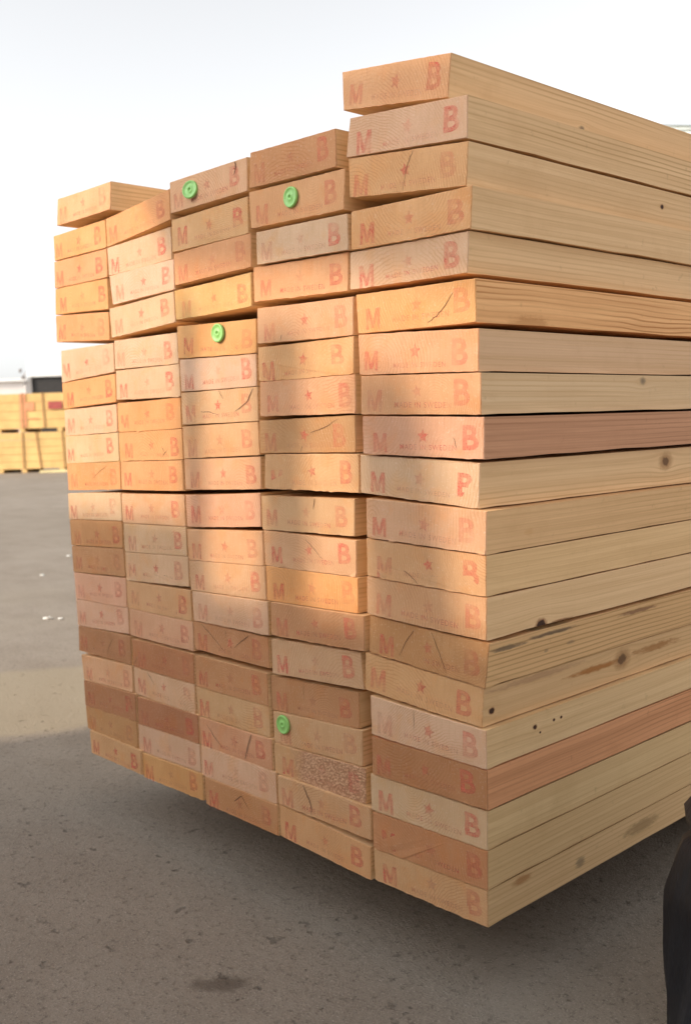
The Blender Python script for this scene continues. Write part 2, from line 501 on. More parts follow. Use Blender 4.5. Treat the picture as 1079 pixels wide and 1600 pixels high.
# ------------------------------------------------------------------ ground
def ground_material():
    t = NT('worn_asphalt')
    co = t.coords()
    big = t.noise(co, 0.35, 5, 0.6)
    med = t.noise(t.vmath('MULTIPLY', co, (1.0, 1.6, 1)), 2.6, 6, 0.65)
    fine = t.noise(co, 85, 4, 0.75)
    grit = t.noise(co, 330, 2, 0.7)
    col = t.mix(t.ramp(big, 0.3, 0.7), (0.267, 0.226, 0.180), (0.318, 0.274, 0.226))
    col = t.mix(t.ramp(med, 0.36, 0.66, 0.0, 0.55), col, (0.211, 0.174, 0.137))
    col = t.mix(t.ramp(fine, 0.52, 0.70, 0, 0.6), col, (0.10, 0.079, 0.060))
    col = t.mix(t.ramp(fine, 0.46, 0.30, 0, 0.5), col, (0.36, 0.31, 0.25))
    col = t.mix(t.ramp(grit, 0.58, 0.70, 0, 0.8), col, (0.44, 0.39, 0.33))
    col = t.mix(t.ramp(grit, 0.40, 0.28, 0, 0.6), col, (0.060, 0.050, 0.044))
    # pits and scuffs
    pit = t.noise(t.vmath('MULTIPLY', co, (1, 1, 1)), 36, 6, 0.74, 0.3)
    col = t.mix(t.ramp(pit, 0.66, 0.75, 0, 0.45), col, (0.062, 0.050, 0.042))
    pit2 = t.noise(t.vmath('ADD', co, (3, 5, 0)), 95, 3, 0.6)
    col = t.mix(t.ramp(pit2, 0.66, 0.72, 0, 0.45), col, (0.050, 0.040, 0.034))
    dust = t.noise(t.vmath('ADD', co, (31, 7, 0)), 1.1, 5, 0.6)
    col = t.mix(t.ramp(dust, 0.52, 0.72, 0, 0.40), col, (0.33, 0.285, 0.225))
    # a paler yellowish strip slanting across the ground
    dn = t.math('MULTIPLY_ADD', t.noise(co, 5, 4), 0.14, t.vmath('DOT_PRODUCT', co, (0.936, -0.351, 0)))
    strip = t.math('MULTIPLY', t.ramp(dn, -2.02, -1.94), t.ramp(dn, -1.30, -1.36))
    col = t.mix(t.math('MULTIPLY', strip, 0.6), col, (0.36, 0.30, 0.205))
    # the damp brown stain in front of the stack
    sep = t.n('ShaderNodeSeparateXYZ')
    t.put(sep.inputs[0], co)
    dx = t.math('DIVIDE', t.vmath('DOT_PRODUCT', t.vmath('SUBTRACT', co, (-0.280, -0.185, 0)), (0.66, 0.75, 0)), 0.046)
    dy = t.math('DIVIDE', t.vmath('DOT_PRODUCT', t.vmath('SUBTRACT', co, (-0.280, -0.185, 0)), (-0.75, 0.66, 0)), 0.022)
    d = t.math('SQRT', t.math('ADD', t.math('MULTIPLY', dx, dx), t.math('MULTIPLY', dy, dy)))
    d = t.math('MULTIPLY_ADD', t.noise(co, 30, 5, 0.7), 1.6, t.math('SUBTRACT', d, 0.8))
    col = t.mix(t.ramp(d, 0.4, 1.05, 0.65, 0), col, (0.085, 0.062, 0.046))
    h = t.math('ADD', t.math('MULTIPLY', fine, 1.0), t.math('MULTIPLY', grit, 0.5))
    h = t.math('ADD', h, t.math('MULTIPLY', t.ramp(pit, 0.60, 0.74), -2.0))
    t.bump(h, 0.8, 0.004)
    return t.done(col, 0.9)


S = 420.0
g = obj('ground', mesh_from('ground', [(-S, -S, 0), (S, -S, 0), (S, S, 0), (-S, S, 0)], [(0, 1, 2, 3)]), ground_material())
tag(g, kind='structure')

# ------------------------------------------------------------------ the stack of stamped planks
TONES = {
    'p': (0.73, 0.475, 0.305), 'm': (0.71, 0.405, 0.215), 'o': (0.73, 0.370, 0.165), 'd': (0.59, 0.310, 0.150),
    'r': (0.50, 0.238, 0.114), 'y': (0.73, 0.410, 0.185), 'k': (0.715, 0.420, 0.245)}
WORDS = {'p': 'pale cream', 'm': 'tan', 'o': 'orange', 'd': 'brown', 'r': 'dark reddish brown', 'y': 'yellowish orange',
         'k': 'pinkish tan'}
TONE = {5: 'mpmmpykmkpkmmdmprpdm', 4: 'dmpmkmmdmkkodkdmmmm', 3: 'kmoyopkmkkkkpddmmpd', 2: 'opppppooo'.replace(' ', '') + 'kppmkrprpo'[:10],
        1: 'moooopoppopddpprkrdm'}
COLNAME = {5: 'rightmost column', 4: 'second column from right', 3: 'middle column',
           2: 'second column from left', 1: 'leftmost column'}
ORD = ['topmost', 'second from top', 'third from top', 'fourth from top', 'fifth from top',
       'sixth from top', 'seventh from top', 'eighth from top', 'ninth from top',
       'tenth from top', 'tenth from bottom', 'ninth from bottom', 'eighth from bottom',
       'seventh from bottom', 'sixth from bottom', 'fifth from bottom', 'fourth from bottom',
       'third from bottom', 'second from bottom', 'lowest']


def ordinal(j, n):
    return ORD[j] if j < 10 else ORD[20 - (n - j)]


# outer long faces of the rightmost column (world y, z of each mark)
SIDES = {
    0: dict(knots=[(0.185, 1.050, .004, 'brown'), (0.268, 1.072, .005, 'grey')], lines=0.45),
    1: dict(lines=0.5), 2: dict(knots=[(0.402, 0.981, .003, 'hole')], lines=0.15),
    3: dict(lines=0.3), 4: dict(lines=0.2),
    5: dict(base=(0.54, 0.315, 0.135), dark=(0.36, 0.15, 0.045), lines=0.6, cathedral=0.7, stains=[(0.09, .80, .05, .012, (0.50, 0.22, 0.07), .6)]),
    6: dict(base=(0.43, 0.29, 0.165), lines=0.2), 7: dict(base=(0.45, 0.33, 0.185), knots=[(0.322, 0.736, .0055, 'grey')], lines=0.2),
    8: dict(base=(0.36, 0.195, 0.105), dark=(0.25, 0.115, 0.055), lines=0.3),
    9: dict(knots=[(0.392, 0.629, .0075, 'brown')], lines=0.35),
    10: dict(base=(0.46, 0.30, 0.145), lines=0.3, stains=[(0.07, 0.562, .012, .006, (0.66, 0.36, 0.15), 0.5)]),
    11: dict(base=(0.48, 0.33, 0.16), lines=0.12),
    12: dict(lines=0.15, knots=[(0.096, 0.447, .0072, 'hole')], stains=[(0.135, 0.447, .032, .0025, (0.30, 0.13, 0.055), 0.85)]),
    13: dict(base=(0.45, 0.29, 0.135), lines=0.6, cathedral=0.25,
             stains=[(0.035, 0.434, .040, .004, (0.15, 0.105, 0.065), 0.8), (0.120, 0.437, .06, .0035, (0.14, 0.095, 0.06), 0.85),
                     (0.31, 0.435, .06, .004, (0.22, 0.10, 0.05), 0.75), (0.16, 0.418, .012, .003, (0.22, 0.15, 0.09), 0.55), (0.11, 0.416, .006, .003, (0.22, 0.15, 0.09), 0.5)]),
    14: dict(base=(0.44, 0.295, 0.145), knots=[(0.016, 0.361, .0036, 'hole'), (0.286, 0.372, .0085, 'brown')],
             stains=[(0.225, 0.371, .085, .0055, (0.42, 0.165, 0.04), 0.9), (0.37, 0.374, .08, .007, (0.38, 0.17, 0.05), 0.8),
                     (0.10, 0.385, .13, .006, (0.40, 0.21, 0.11), 0.55)]),
    15: dict(base=(0.47, 0.335, 0.17), lines=0.15, knots=[(0.088, 0.323, .0028, 'hole'), (0.126, 0.323, .0017, 'hole'), (0.141, 0.323, .0017, 'hole'),
                                 (0.098, 0.314, .0014, 'hole')]),
    16: dict(base=(0.45, 0.225, 0.105), dark=(0.30, 0.125, 0.05), lines=0.7, cathedral=0.12),
    17: dict(base=(0.46, 0.335, 0.165), lines=0.2, knots=[(0.30, 0.262, .004, 'brown')]),
    18: dict(base=(0.44, 0.315, 0.155), lines=0.2),
    19: dict(base=(0.43, 0.30, 0.15), lines=0.3, stains=[(0.185, 0.118, .014, .009, (0.24, 0.17, 0.10), 0.7),
                                                  (0.065, 0.136, .022, .007, (0.40, 0.17, 0.055), 0.7), (0.33, 0.122, .06, .012, (0.28, 0.17, 0.07), 0.6)]),
}
# checks (cracks) in the end grain: (column, row): list of (half width mm, [(u, v)...]) with v counted down from the top
CR = {
    (5, 5): [(.55, [(.62, .90), (.70, .76), (.77, .52), (.83, .26)])],
    (5, 11): [(.6, [(.34, .70), (.40, .82), (.46, .98)])],
    (5, 13): [(.6, [(.40, .12), (.33, .48), (.285, .86)]), (.5, [(.55, .06), (.62, .48), (.69, .93)])],
    (5, 2): [(.5, [(.57, .04), (.52, .38), (.49, .95)])],
    (5, 8): [(.4, [(.77, .50), (.80, .78)])],
    (5, 15): [(.35, [(.405, .06), (.40, .55)])],
    (4, 7): [(.5, [(.56, .42), (.70, .30), (.84, .08)]), (.5, [(.475, .80), (.455, .98)])],
    (4, 9): [(.7, [(.60, .04), (.585, .33)])],
    (4, 10): [(.5, [(.48, .12), (.56, .34), (.66, .62)])],
    (4, 17): [(1.7, [(.30, .03), (.35, .35), (.385, .62), (.385, .95)])],
    (4, 4): [(.6, [(.275, .82), (.26, .97)])],
    (4, 14): [(.3, [(.40, .06), (.40, .5)])],
    (3, 0): [(1.5, [(.865, .03), (.87, .20), (.85, .42)])],
    (3, 6): [(.6, [(.52, .02), (.575, .28)]), (1.0, [(.95, .04), (.87, .44), (.72, .68)]), (.6, [(.27, .62), (.40, .66), (.50, .76)])],
    (3, 13): [(.7, [(.12, .06), (.27, .40), (.42, .80)]), (.7, [(.76, .08), (.66, .34), (.56, .60)]), (.6, [(.455, .1), (.45, .3)])],
    (3, 16): [(2.2, [(.745, .04), (.69, .5), (.645, .95)]), (.6, [(.12, .2), (.22, .55), (.34, .88)])],
    (3, 18): [(.9, [(.42, .45), (.53, .16), (.63, .52)])],
    (2, 7): [(.5, [(.69, .55), (.745, .78)]), (.5, [(.70, .86), (.78, .66)])],
    (2, 15): [(.6, [(.24, .05), (.30, .22), (.36, .46)])],
    (2, 14): [(.7, [(.03, .9), (.08, .62)])],
    (1, 9): [(.5, [(.77, .14), (.63, .32), (.52, .56)])],
    (1, 15): [(.6, [(.68, .22), (.60, .55), (.565, .90)])],
    (1, 16): [(.7, [(.10, .8), (.17, .95)])],
}
TAGS = {(4, 1): (.475, .41, 0.0), (3, 0): (.315, .48, 0.5), (3, 4): (.565, .33, 0.25), (4, 15): (.135, .34, 0.0)}


def font_mesh(text, size, sx, off, space=1.0):
    cu = bpy.data.curves.new('lettering', 'FONT')
    cu.body = text
    cu.size = size
    cu.offset = off
    cu.space_character = space
    cu.resolution_u = 3
    o = bpy.data.objects.new('lettering', cu)
    scene.collection.objects.link(o)
    dg = bpy.context.evaluated_depsgraph_get()
    me = bpy.data.meshes.new_from_object(o.evaluated_get(dg))
    vs = [(v.co.x * sx, v.co.y) for v in me.vertices]
    fs = [tuple(p.vertices) for p in me.polygons]
    bpy.data.objects.remove(o)
    bpy.data.curves.remove(cu)
    bpy.data.meshes.remove(me)
    x0 = min(v[0] for v in vs)
    z0 = min(v[1] for v in vs)
    return [(v[0] - x0, v[1] - z0) for v in vs], fs


def fit(glyph, x0, x1, z0, z1):
    vs, fs = glyph
    w = max(v[0] for v in vs)
    h = max(v[1] for v in vs)
    return [(x0 + v[0] / w * (x1 - x0), z0 + v[1] / h * (z1 - z0)) for v in vs], fs


GB = font_mesh('B', 1.0, 1.0, 0.026)
GT = font_mesh('MADE IN SWEDEN', 1.0, 1.0, 0.016, 1.22)
GM = ([(0, 0), (.20, 0), (.20, 1), (0, 1), (.80, 0), (1, 0), (1, 1), (.80, 1), (.20, .62), (.40, 0.06), (.60, 0.06), (.80, .62), (.27, 1), (.73, 1), (.5, .36)],
      [(0, 1, 8, 2, 3), (4, 5, 6, 7, 11), (8, 9, 14, 12, 2), (11, 7, 13, 14, 10), (9, 10, 14)])


def star(r, rot):
    vs = [(0, 0)]
    for i in range(10):
        rr = r if i % 2 == 0 else r * 0.42
        a = math.pi / 2 + rot + i * math.pi / 5
        vs.append((rr * math.cos(a), rr * math.sin(a)))
    return vs, [(0, i + 1, (i + 1) % 10 + 1) for i in range(10)]


def mark_mesh(name, glyph, w=None, h=None):
    """one rubber stamp mark, centred, in metres"""
    vs, fs = glyph
    if w:
        vs, fs = fit(glyph, -w / 2, w / 2, -h / 2, h / 2)
    me = mesh_from(name, [(x / 1000, 0, z / 1000) for x, z in vs], fs)
    me.materials.append(INK)
    return me


MARKS = {'stamped_letter_m': [mark_mesh('stamped_letter', GM, w_, h_) for w_, h_ in ((25, 26), (24, 24), (26, 28))],
         'stamped_letter_b': [mark_mesh('stamped_letter', GB, w_, h_) for w_, h_ in ((24, 29), (25, 28), (24, 31))],
         'stamped_star': [mark_mesh('stamped_star', star(r_, a_)) for r_, a_ in ((9.8, 0), (9.2, .22), (10.4, -.2))],
         'stamped_words': [mark_mesh('stamped_words', GT, w_, h_) for w_, h_ in ((90, 6.6), (86, 6.2), (92, 7.0))]}

LENGTH = 4.2
YS = [0.0, 0.0011, 0.03, 0.07, 0.12, 0.17, 0.22, 0.28, 0.34, 0.40, 0.46, 0.55, 0.7, 1.2, 2.4, LENGTH - .001, LENGTH]


def plank_mesh(corners, seed, fray):
    """corners: four local (x, z) points TL TR BR BL; front end at y = 0"""
    rr = random.Random(seed)
    TL, TR, BR, BL = [Vector(c) for c in corners]
    NL, NS = 26, 7
    cup = rr.uniform(-.0006, .0006)
    per = []
    for i in range(NL):
        u = i / NL
        per.append((TL.lerp(TR, u), 'T', u))
    for i in range(NS):
        per.append((TR.lerp(BR, i / NS), 'R', i / NS))
    for i in range(NL):
        u = i / NL
        per.append((BR.lerp(BL, u), 'B', u))
    for i in range(NS):
        per.append((BL.lerp(TL, i / NS), 'L', i / NS))
    n = len(per)
    jf = [rr.gauss(0, 1) for _ in range(n)]
    jb = [abs(rr.gauss(0, 1)) for _ in range(n)]
    V, F, MI = [], [], []
    cor = {0, NL, NL + NS, 2 * NL + NS}
    for yi, y in enumerate(YS):
        wob = [0.00065 * rr.gauss(0, 1) if 1 < yi < 12 else 0 for _ in range(4)]
        for i, (c, s, u) in enumerate(per):
            x, z = c
            yy = y
            if s == 'T':
                z += cup * 4 * u * (1 - u) * (1 if y < .5 else 0)
                z -= abs(wob[0] + (wob[1] - wob[0]) * u)
            elif s == 'B':
                z += cup * 4 * u * (1 - u) * (1 if y < .5 else 0)
                z += abs(wob[2] + (wob[3] - wob[2]) * u)
            elif s == 'R':
                x += wob[1] * .3
            if yi <= 1:
                if s == 'B':
                    z += -0.00035 * jb[i] * fray
                    yy -= 0.0004 * jb[i] * fray if yi == 0 else 0
                elif s == 'T':
                    z += 0.00012 * jf[i]
                else:
                    x += 0.00018 * jf[i]
            if yi == 0:
                k = .0008
                if s in 'TB' and i not in cor:
                    z -= k if s == 'T' else -k * .5
                elif i not in cor:
                    x -= k if s == 'R' else -k
                if i in cor:
                    x *= 0.991
                    z *= 0.965
            V.append((x, yy, z))
    for r in range(len(YS) - 1):
        for i in range(n):
            a, b = r * n + i, r * n + (i + 1) % n
            F.append((a, b, b + n, a + n))
            MI.append(1 if r > 0 else 0)
    F.append(tuple(range(n))[::-1])
    MI.append(0)
    F.append(tuple((len(YS) - 1) * n + i for i in range(n)))
    MI.append(0)
    me = mesh_from('plank', V, F, MI)
    bm = bmesh.new()
    bm.from_mesh(me)
    bmesh.ops.recalc_face_normals(bm, faces=bm.faces[:])
    bm.to_mesh(me)
    bm.free()
    return me


def crack_mesh(at, halfw, pts, seed):
    rr = random.Random(seed)
    P = []
    for a, b in zip(pts[:-1], pts[1:]):
        for i in range(5):
            k = i / 5
            P.append((a[0] + (b[0] - a[0]) * k, a[1] + (b[1] - a[1]) * k))
    P.append(pts[-1])
    P = [Vector(at(*p)) for p in P]
    for i in range(1, len(P) - 1):
        P[i] += Vector((rr.gauss(0, .00035), rr.gauss(0, .00035)))
    V, F = [], []
    n = len(P)
    for i, q in enumerate(P):
        d = (P[min(i + 1, n - 1)] - P[max(i - 1, 0)]).normalized()
        nn = Vector((-d.y, d.x))
        w = halfw / 1000 * (0.25 + 0.75 * math.sin(math.pi * min(1, (i + .6) / n) ** .8)) * rr.uniform(.7, 1.2)
        for s in (-1, 1):
            q2 = q + nn * w * s
            V.append((q2.x, -0.0005, q2.y))
    for i in range(n - 1):
        F.append((2 * i, 2 * i + 2, 2 * i + 3, 2 * i + 1))
    return mesh_from('crack', V, F)


def tag_mesh():
    """round plastic button: flat washer with raised rim, dished middle and a raised boss with a nail hole"""
    prof = [(.0004, .0016), (.0020, .0016), (.0026, .0034), (.0042, .0036), (.0052, .0028), (.0100, .0026),
            (.0112, .0036), (.0126, .0038), (.0134, .0030), (.0137, .0016), (.0135, .0003)]
    N = 36
    V, F = [], []
    for r, h in prof:
        for i in range(N):
            a = 2 * math.pi * i / N
            V.append((r * math.cos(a), -h, r * math.sin(a)))
    for j in range(len(prof) - 1):
        for i in range(N):
            a, b = j * N + i, j * N + (i + 1) % N
            F.append((a, b, b + N, a + N))
    F.append(tuple(range(N)))
    bm = bmesh.new()
    me = mesh_from('tag', V, F)
    bm.from_mesh(me)
    return bm_mesh('plastic_tag', bm, True)


TAGMESH = tag_mesh()
TAGMESH.materials.append(GREEN)

for col in (5, 4, 3, 2, 1):
    rows = STACK[col]
    for j, row in enumerate(rows):
        y0 = row[0] / 1000
        pts = [Vector((row[1 + 2 * i] / 1000, row[2 + 2 * i] / 1000)) for i in range(4)]
        c = sum(pts, Vector((0, 0))) / 4
        e = (pts[1] - pts[0] + pts[2] - pts[3]).normalized()
        roll = math.atan2(e.y, e.x)
        ex, ez = e, Vector((-e.y, e.x))
        loc = [((p - c).dot(ex), (p - c).dot(ez)) for p in pts]
        key = TONE[col][j]
        tj = 1 + rng.uniform(-.06, .06)
        tone = [max(0.02, v * (1 + rng.uniform(-.05, .05)) * (1 + rng.uniform(-.03, .03))) for v in TONES[key]]
        if col == 5:
            kw = dict(SIDES[j])
            base, dark = kw.pop('base', None), kw.pop('dark', None)
            base = tuple(v * f for v, f in zip(base, (1.76, 1.67, 1.74))) if base else TAN
            dark = tuple(v * 1.4 for v in dark) if dark else TAN_D
            kw['knots'] = [(ky - y0, kz - c.y, kr, kd) for ky, kz, kr, kd in kw.get('knots', ())]
            kw['stains'] = [(sy - y0, sz - c.y, *rest) for sy, sz, *rest in kw.get('stains', ())]
            side = side_material('long_grain', base, dark, **kw)
        else:
            side = SIDE
        torn = (col, j) == (4, 16)
        me = plank_mesh(loc, col * 100 + j, rng.uniform(.5, 1.6))
        o = obj('plank', me, [END_TORN if torn else END, side])
        o.location = (c.x, y0, c.y)
        o.rotation_euler = (0, -roll, 0)
        o.color = (*tone, 1)
        extra = ''
        if (col, j) in TAGS:
            extra = ' with green tag'
        elif torn:
            extra = ' with torn end'
        lab = '%s stamped plank%s, %s of %s' % (WORDS[key], extra, ordinal(j, len(rows)), COLNAME[col])
        tag(o, lab, 'plank', 'stamped planks of the big stack')

        def at(u, v):
            a = Vector(loc[0]).lerp(Vector(loc[1]), u)
            b = Vector(loc[3]).lerp(Vector(loc[2]), u)
            return a.lerp(b, v)

        w = (loc[1][0] - loc[0][0] + loc[2][0] - loc[3][0]) / 2
        kx = min(1, w / 0.196)
        sx0, sz0, tilt0 = rng.uniform(-.0045, .0045), rng.uniform(-.0016, .0012), rng.gauss(0, .016)
        for nm, mx, mz in (('stamped_letter_m', -.0715, -.0085), ('stamped_letter_b', .0735, .0005),
                           ('stamped_star', .003, .0012), ('stamped_words', .008, -.0132)):
            st = obj(nm[:-2] if nm.endswith(('_m', '_b')) else nm, rng.choice(MARKS[nm]), None, o)
            px, pz = mx + sx0 + rng.uniform(-.002, .002), mz + sz0 + rng.uniform(-.0008, .0014)
            st.location = (px * kx, -0.0003, pz * .97 + px * -tilt0)
            st.scale = (kx, 1, 0.97)
            st.rotation_euler = (0, tilt0 + rng.gauss(0, .008), 0)
        for q, (hw, poly) in enumerate(CR.get((col, j), ())):
            obj('crack', crack_mesh(at, hw * .82, poly, col * 1000 + j * 10 + q), STAIN if hw > 1.6 else CRACK, o)
        if (col, j) in TAGS:
            u, v, tilt = TAGS[(col, j)]
            p = at(u, v)
            tg = obj('plastic_tag', TAGMESH, None, o)
            tg.location = (p.x, -0.0008, p.y)
            tg.rotation_euler = (-0.30 * tilt, 0.4 + j, 0.55 * tilt)
            if tilt:
                tg.location.y -= 0.0055 * tilt
            tg['label'] = 'round bright green plastic tag nailed to the end'

# bearers under the stack
BEAR = side_material('bearer_wood', (0.30, 0.22, 0.13), (0.18, 0.12, 0.07), 0.3)
for i, y in enumerate((0.75, 2.1, 3.5)):
    o = obj('timber_bearer', box_mesh('timber_bearer', -0.49, 0.49, -0.045, 0.045, 0, 0.091, bevel=0.003), BEAR)
    o.location = (-0.49, y, 0.0005)
    tag(o, 'square bearer on the ground in the dark under the stack, %s' %
        ('nearest its stamped ends', 'at mid length', 'at the far end')[i], 'bearer', 'bearers under the stack')

# ------------------------------------------------------------------ far left: strapped packs
VIEW_R = Vector((rt.x, rt.y, 0)).normalized()
VIEW_F = Vector((fw.x, fw.y, 0)).normalized()
ANG = math.atan2(VIEW_R.y, VIEW_R.x)


def spot(px, depth):
    """point on the ground at a depth along the view and a bearing"""
    k = (px + 6 - 539) / 1551.09
    return Vector((CAM.x, CAM.y, 0)) + VIEW_F * depth * 1.003 + VIEW_R * depth * k


YEL = side_material('yellow_timber', (0.72, 0.47, 0.16), (0.55, 0.30, 0.08), 0.25)
YEL2 = plain('yellow_end', (0.77, 0.50, 0.20), 0.8, 0.12, 3)
STRAP = plain('strap_band', (0.40, 0.22, 0.09), 0.6)
REDP = plain('red_paint', (0.74, 0.33, 0.17), 0.8)
CARD = plain('red_card', (0.42, 0.10, 0.085), 0.7)
PALE = plain('pale_timber', (0.82, 0.68, 0.36), 0.8)


def timber_pack(loc, layers, w, d, h, straps, label):
    root = empty('timber_pack', loc, ANG)
    tag(root, label, 'timber pack', 'strapped timber packs far behind on the left')
    lh = h / layers
    for k in range(layers):
        bm = bmesh.new()
        nb = 7
        for b in range(nb):
            off = rng.uniform(-.012, .012)
            add_box(bm, -w / 2 + off, w / 2 + off, b * d / nb + .004, (b + 1) * d / nb - .004 + 0.0, k * lh + .003, (k + 1) * lh - .003)
        me = bm_mesh('plank_layer', bm)
        # boards run along local X: turn the grain with the object
        o = obj('plank_layer', me, YEL2, root)
    for sx, lean in straps:
        bm = bmesh.new()
        for z0, z1, y0, y1 in ((0, h, -.010, -.004), (h + .004, h + .008, -.010, d + .01)):
            add_box(bm, sx - .014, sx + .014, y0, y1, z0, z1)
        for v in bm.verts:
            v.co.x += lean * (v.co.z - h / 2)
        obj('strap', bm_mesh('strap', bm), STRAP, root)
    return root


D1 = 19.0
base = spot(122, D1)
W1 = 3.4


def lx(px):
    return (px - 122) / 1551.09 * D1


bm_root = timber_pack(base + Vector((0, 0, .07)), 5, W1, 1.1, .70, [(lx(33), .0), (lx(57), -.09), (lx(96), -.03), (lx(150), 0)],
                      'lower yellow timber pack with dark straps, standing on the yard')
up_root = timber_pack(base + Vector((0, 0, .84)), 4, W1 + .06, 1.1, .67, [(lx(36), 0), (lx(68), -.03), (lx(150), 0)],
                      'upper yellow timber pack with a red card, lying on the lower pack')
o = obj('label_card', box_mesh('label_card', lx(76), lx(98), -.022, -.012, .36, .50), CARD, up_root)
bmr = bmesh.new()
add_box(bmr, lx(31), lx(41), -.0075, -.0035, .02, .66)
add_box(bmr, lx(41), lx(54), -.0075, -.0035, .34, .50)
add_box(bmr, lx(41), lx(60), -.0075, -.0035, .18, .20)
obj('paint_mark', bm_mesh('paint_mark', bmr), REDP, up_root)
for px in (-4, 33, 92, 160, 230):
    q = base + VIEW_R * lx(px)
    for z, hh in ((0.001, .067), (.772, .066)):
        o = obj('timber_bearer', box_mesh('timber_bearer', -.05, .05, 0.0, 1.05, 0, hh, bevel=.004), YEL2)
        o.location = (q.x, q.y, z)
        o.rotation_euler = (0, 0, ANG)
        tag(o, 'short cross bearer %s the yellow timber packs far on the left' % ('under' if z < .1 else 'between'), 'bearer',
            'cross bearers of the yellow packs')
q = base + VIEW_R * lx(88) - VIEW_F * 0.35
o = obj('loose_board', box_mesh('loose_board', -.26, .42, -.06, .06, 0, .045, bevel=.003), PALE)
o.location = (q.x, q.y, .001)
o.rotation_euler = (0, 0, ANG + .04)
tag(o, 'pale loose board lying on the ground before the yellow packs', 'board')

# white-roofed open shed behind the packs
WHITE = plain('white_sheet', (0.82, 0.82, 0.80), 0.6, 0.04, 1.0)
INSIDE_SHADE = plain('interior_shade', (0.055, 0.052, 0.050), 0.9)  # near-black colour stands in for the shade inside the shed
GREYW = plain('grey_sheet', (0.30, 0.28, 0.27), 0.8)
D2 = 30.0
sh = empty('open_shed', spot(180, D2), ANG)
tag(sh, 'open shed with thick white roof edge and dark inside behind the yellow packs', 'shed')


def sx_(px):
    return (px - 180) / 1551.09 * D2


bm = bmesh.new()
add_box(bm, sx_(47), sx_(330), -.08, 4.0, 2.46, 3.02, bevel=.02)
obj('roof', bm_mesh('roof', bm), WHITE, sh)
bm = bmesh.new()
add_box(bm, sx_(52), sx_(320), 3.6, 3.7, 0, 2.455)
obj('back_wall', bm_mesh('back_wall', bm), INSIDE_SHADE, sh)
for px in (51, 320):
    obj('side_wall', box_mesh('side_wall', sx_(px) - .03, sx_(px) + .03, -.04, 3.59, 0, 2.455), INSIDE_SHADE if px > 100 else GREYW, sh)
obj('shade_panel', box_mesh('shade_panel', sx_(53), sx_(318), .02, .10, 0, 2.43), INSIDE_SHADE, sh)  # dark panel fills the opening, painted as the shade within

# pale building and mast further left
b = empty('pale_building', spot(-30, 48), ANG)
tag(b, 'pale washed out building wall far left behind the yellow packs', 'building')
PALEW = plain('pale_wall', (0.78, 0.72, 0.68), 0.8, 0.04, .5)
obj('wall', box_mesh('wall', -7, 2.25, 0, 6, 0, 3.35), PALEW, b)
obj('roof', box_mesh('roof', -7.2, 2.4, -.25, 6.2, 3.355, 3.5), WHITE, b)
ms = empty('mast', spot(41, 36), ANG)
tag(ms, 'pale mast with small dark lamps left of the white-roofed shed', 'mast')
bm = bmesh.new()
bmesh.ops.create_cone(bm, cap_ends=True, segments=10, radius1=.035, radius2=.03, depth=3.0, matrix=Matrix.Translation((0.02, 0, 1.5)))
obj('pole', bm_mesh('pole', bm), PALEW, ms)
for dx, z in ((-.10, 3.10), (-.02, 2.84), (0.03, 2.62)):
    bm = bmesh.new()
    add_box(bm, dx - .06, dx + .05, -.12, -.05, z - .07, z + .06, bevel=.02)
    for v in bm.verts:
        v.co.z += v.co.x * .3
    obj('lamp', bm_mesh('lamp', bm), GREYW, ms)

# tall plastic-wrapped pile far behind on the right
WRAP = plain('white_film', (0.66, 0.70, 0.66), 0.35, 0.10, 1.5, .5)
D3 = 9.0
bm = bmesh.new()
bmesh.ops.create_grid(bm, x_segments=2, y_segments=2, size=.01)
bm.free()
bm = bmesh.new()
add_box(bm, -0.0, 3.6, 0, 1.2, 0.1, 3.33, bevel=.05)
bmesh.ops.subdivide_edges(bm, edges=bm.edges[:], cuts=5, use_grid_fill=True)
for v in bm.verts:
    v.co += Vector((0, rng.gauss(0, .015), rng.gauss(0, .012)))
    v.co.z += .03 * math.sin(v.co.x * 5) * (v.co.z > 3)
o = obj('wrapped_pile', bm_mesh('wrapped_pile', bm, True), WRAP)
q = spot(1000, D3)
o.location = (q.x, q.y, -.09)
o.rotation_euler = (0, 0, ANG)
tag(o, 'tall pile wrapped in whitish film just showing behind the top right plank', 'wrapped pile')

# litter on the yard
PAPER = plain('paper', (0.85, 0.84, 0.80), 0.8, .05)


def scrap(loc, r, seed, label):
    rr = random.Random(seed)
    V, F = [], []
    N = 9
    V.append((0, 0, r * .5))
    for i in range(N):
        a = 2 * math.pi * i / N
        q = r * rr.uniform(.5, 1.1)
        V.append((q * math.cos(a) * 1.7, q * math.sin(a), r * rr.uniform(0.02, .7)))
    for i in range(N):
        F.append((0, 1 + i, 1 + (i + 1) % N))
    for i in range(N):
        V.append((V[1 + i][0] * .8, V[1 + i][1] * .8, .0008))
    for i in range(N):
        F.append((1 + i, N + 1 + i, N + 1 + (i + 1) % N, 1 + (i + 1) % N))
    o = obj('paper_scrap', mesh_from('paper_scrap', V, F), PAPER)
    o.location = loc
    tag(o, label, 'litter', 'paper scraps on the yard')


scrap((-2.78, .79, 0.0005), .016, 1, 'crumpled white scrap with dark shadow, nearest of the yard litter')
scrap((-2.74, .82, 0.0005), .010, 2, 'small white scrap beside the nearest crumpled paper')
scrap((-4.50, 1.75, 0.0005), .014, 3, 'white scrap far back close beside the stack edge')
scrap((-3.90, 1.30, 0.0005), .014, 4, 'flat whitish scrap alone at mid distance on the yard')

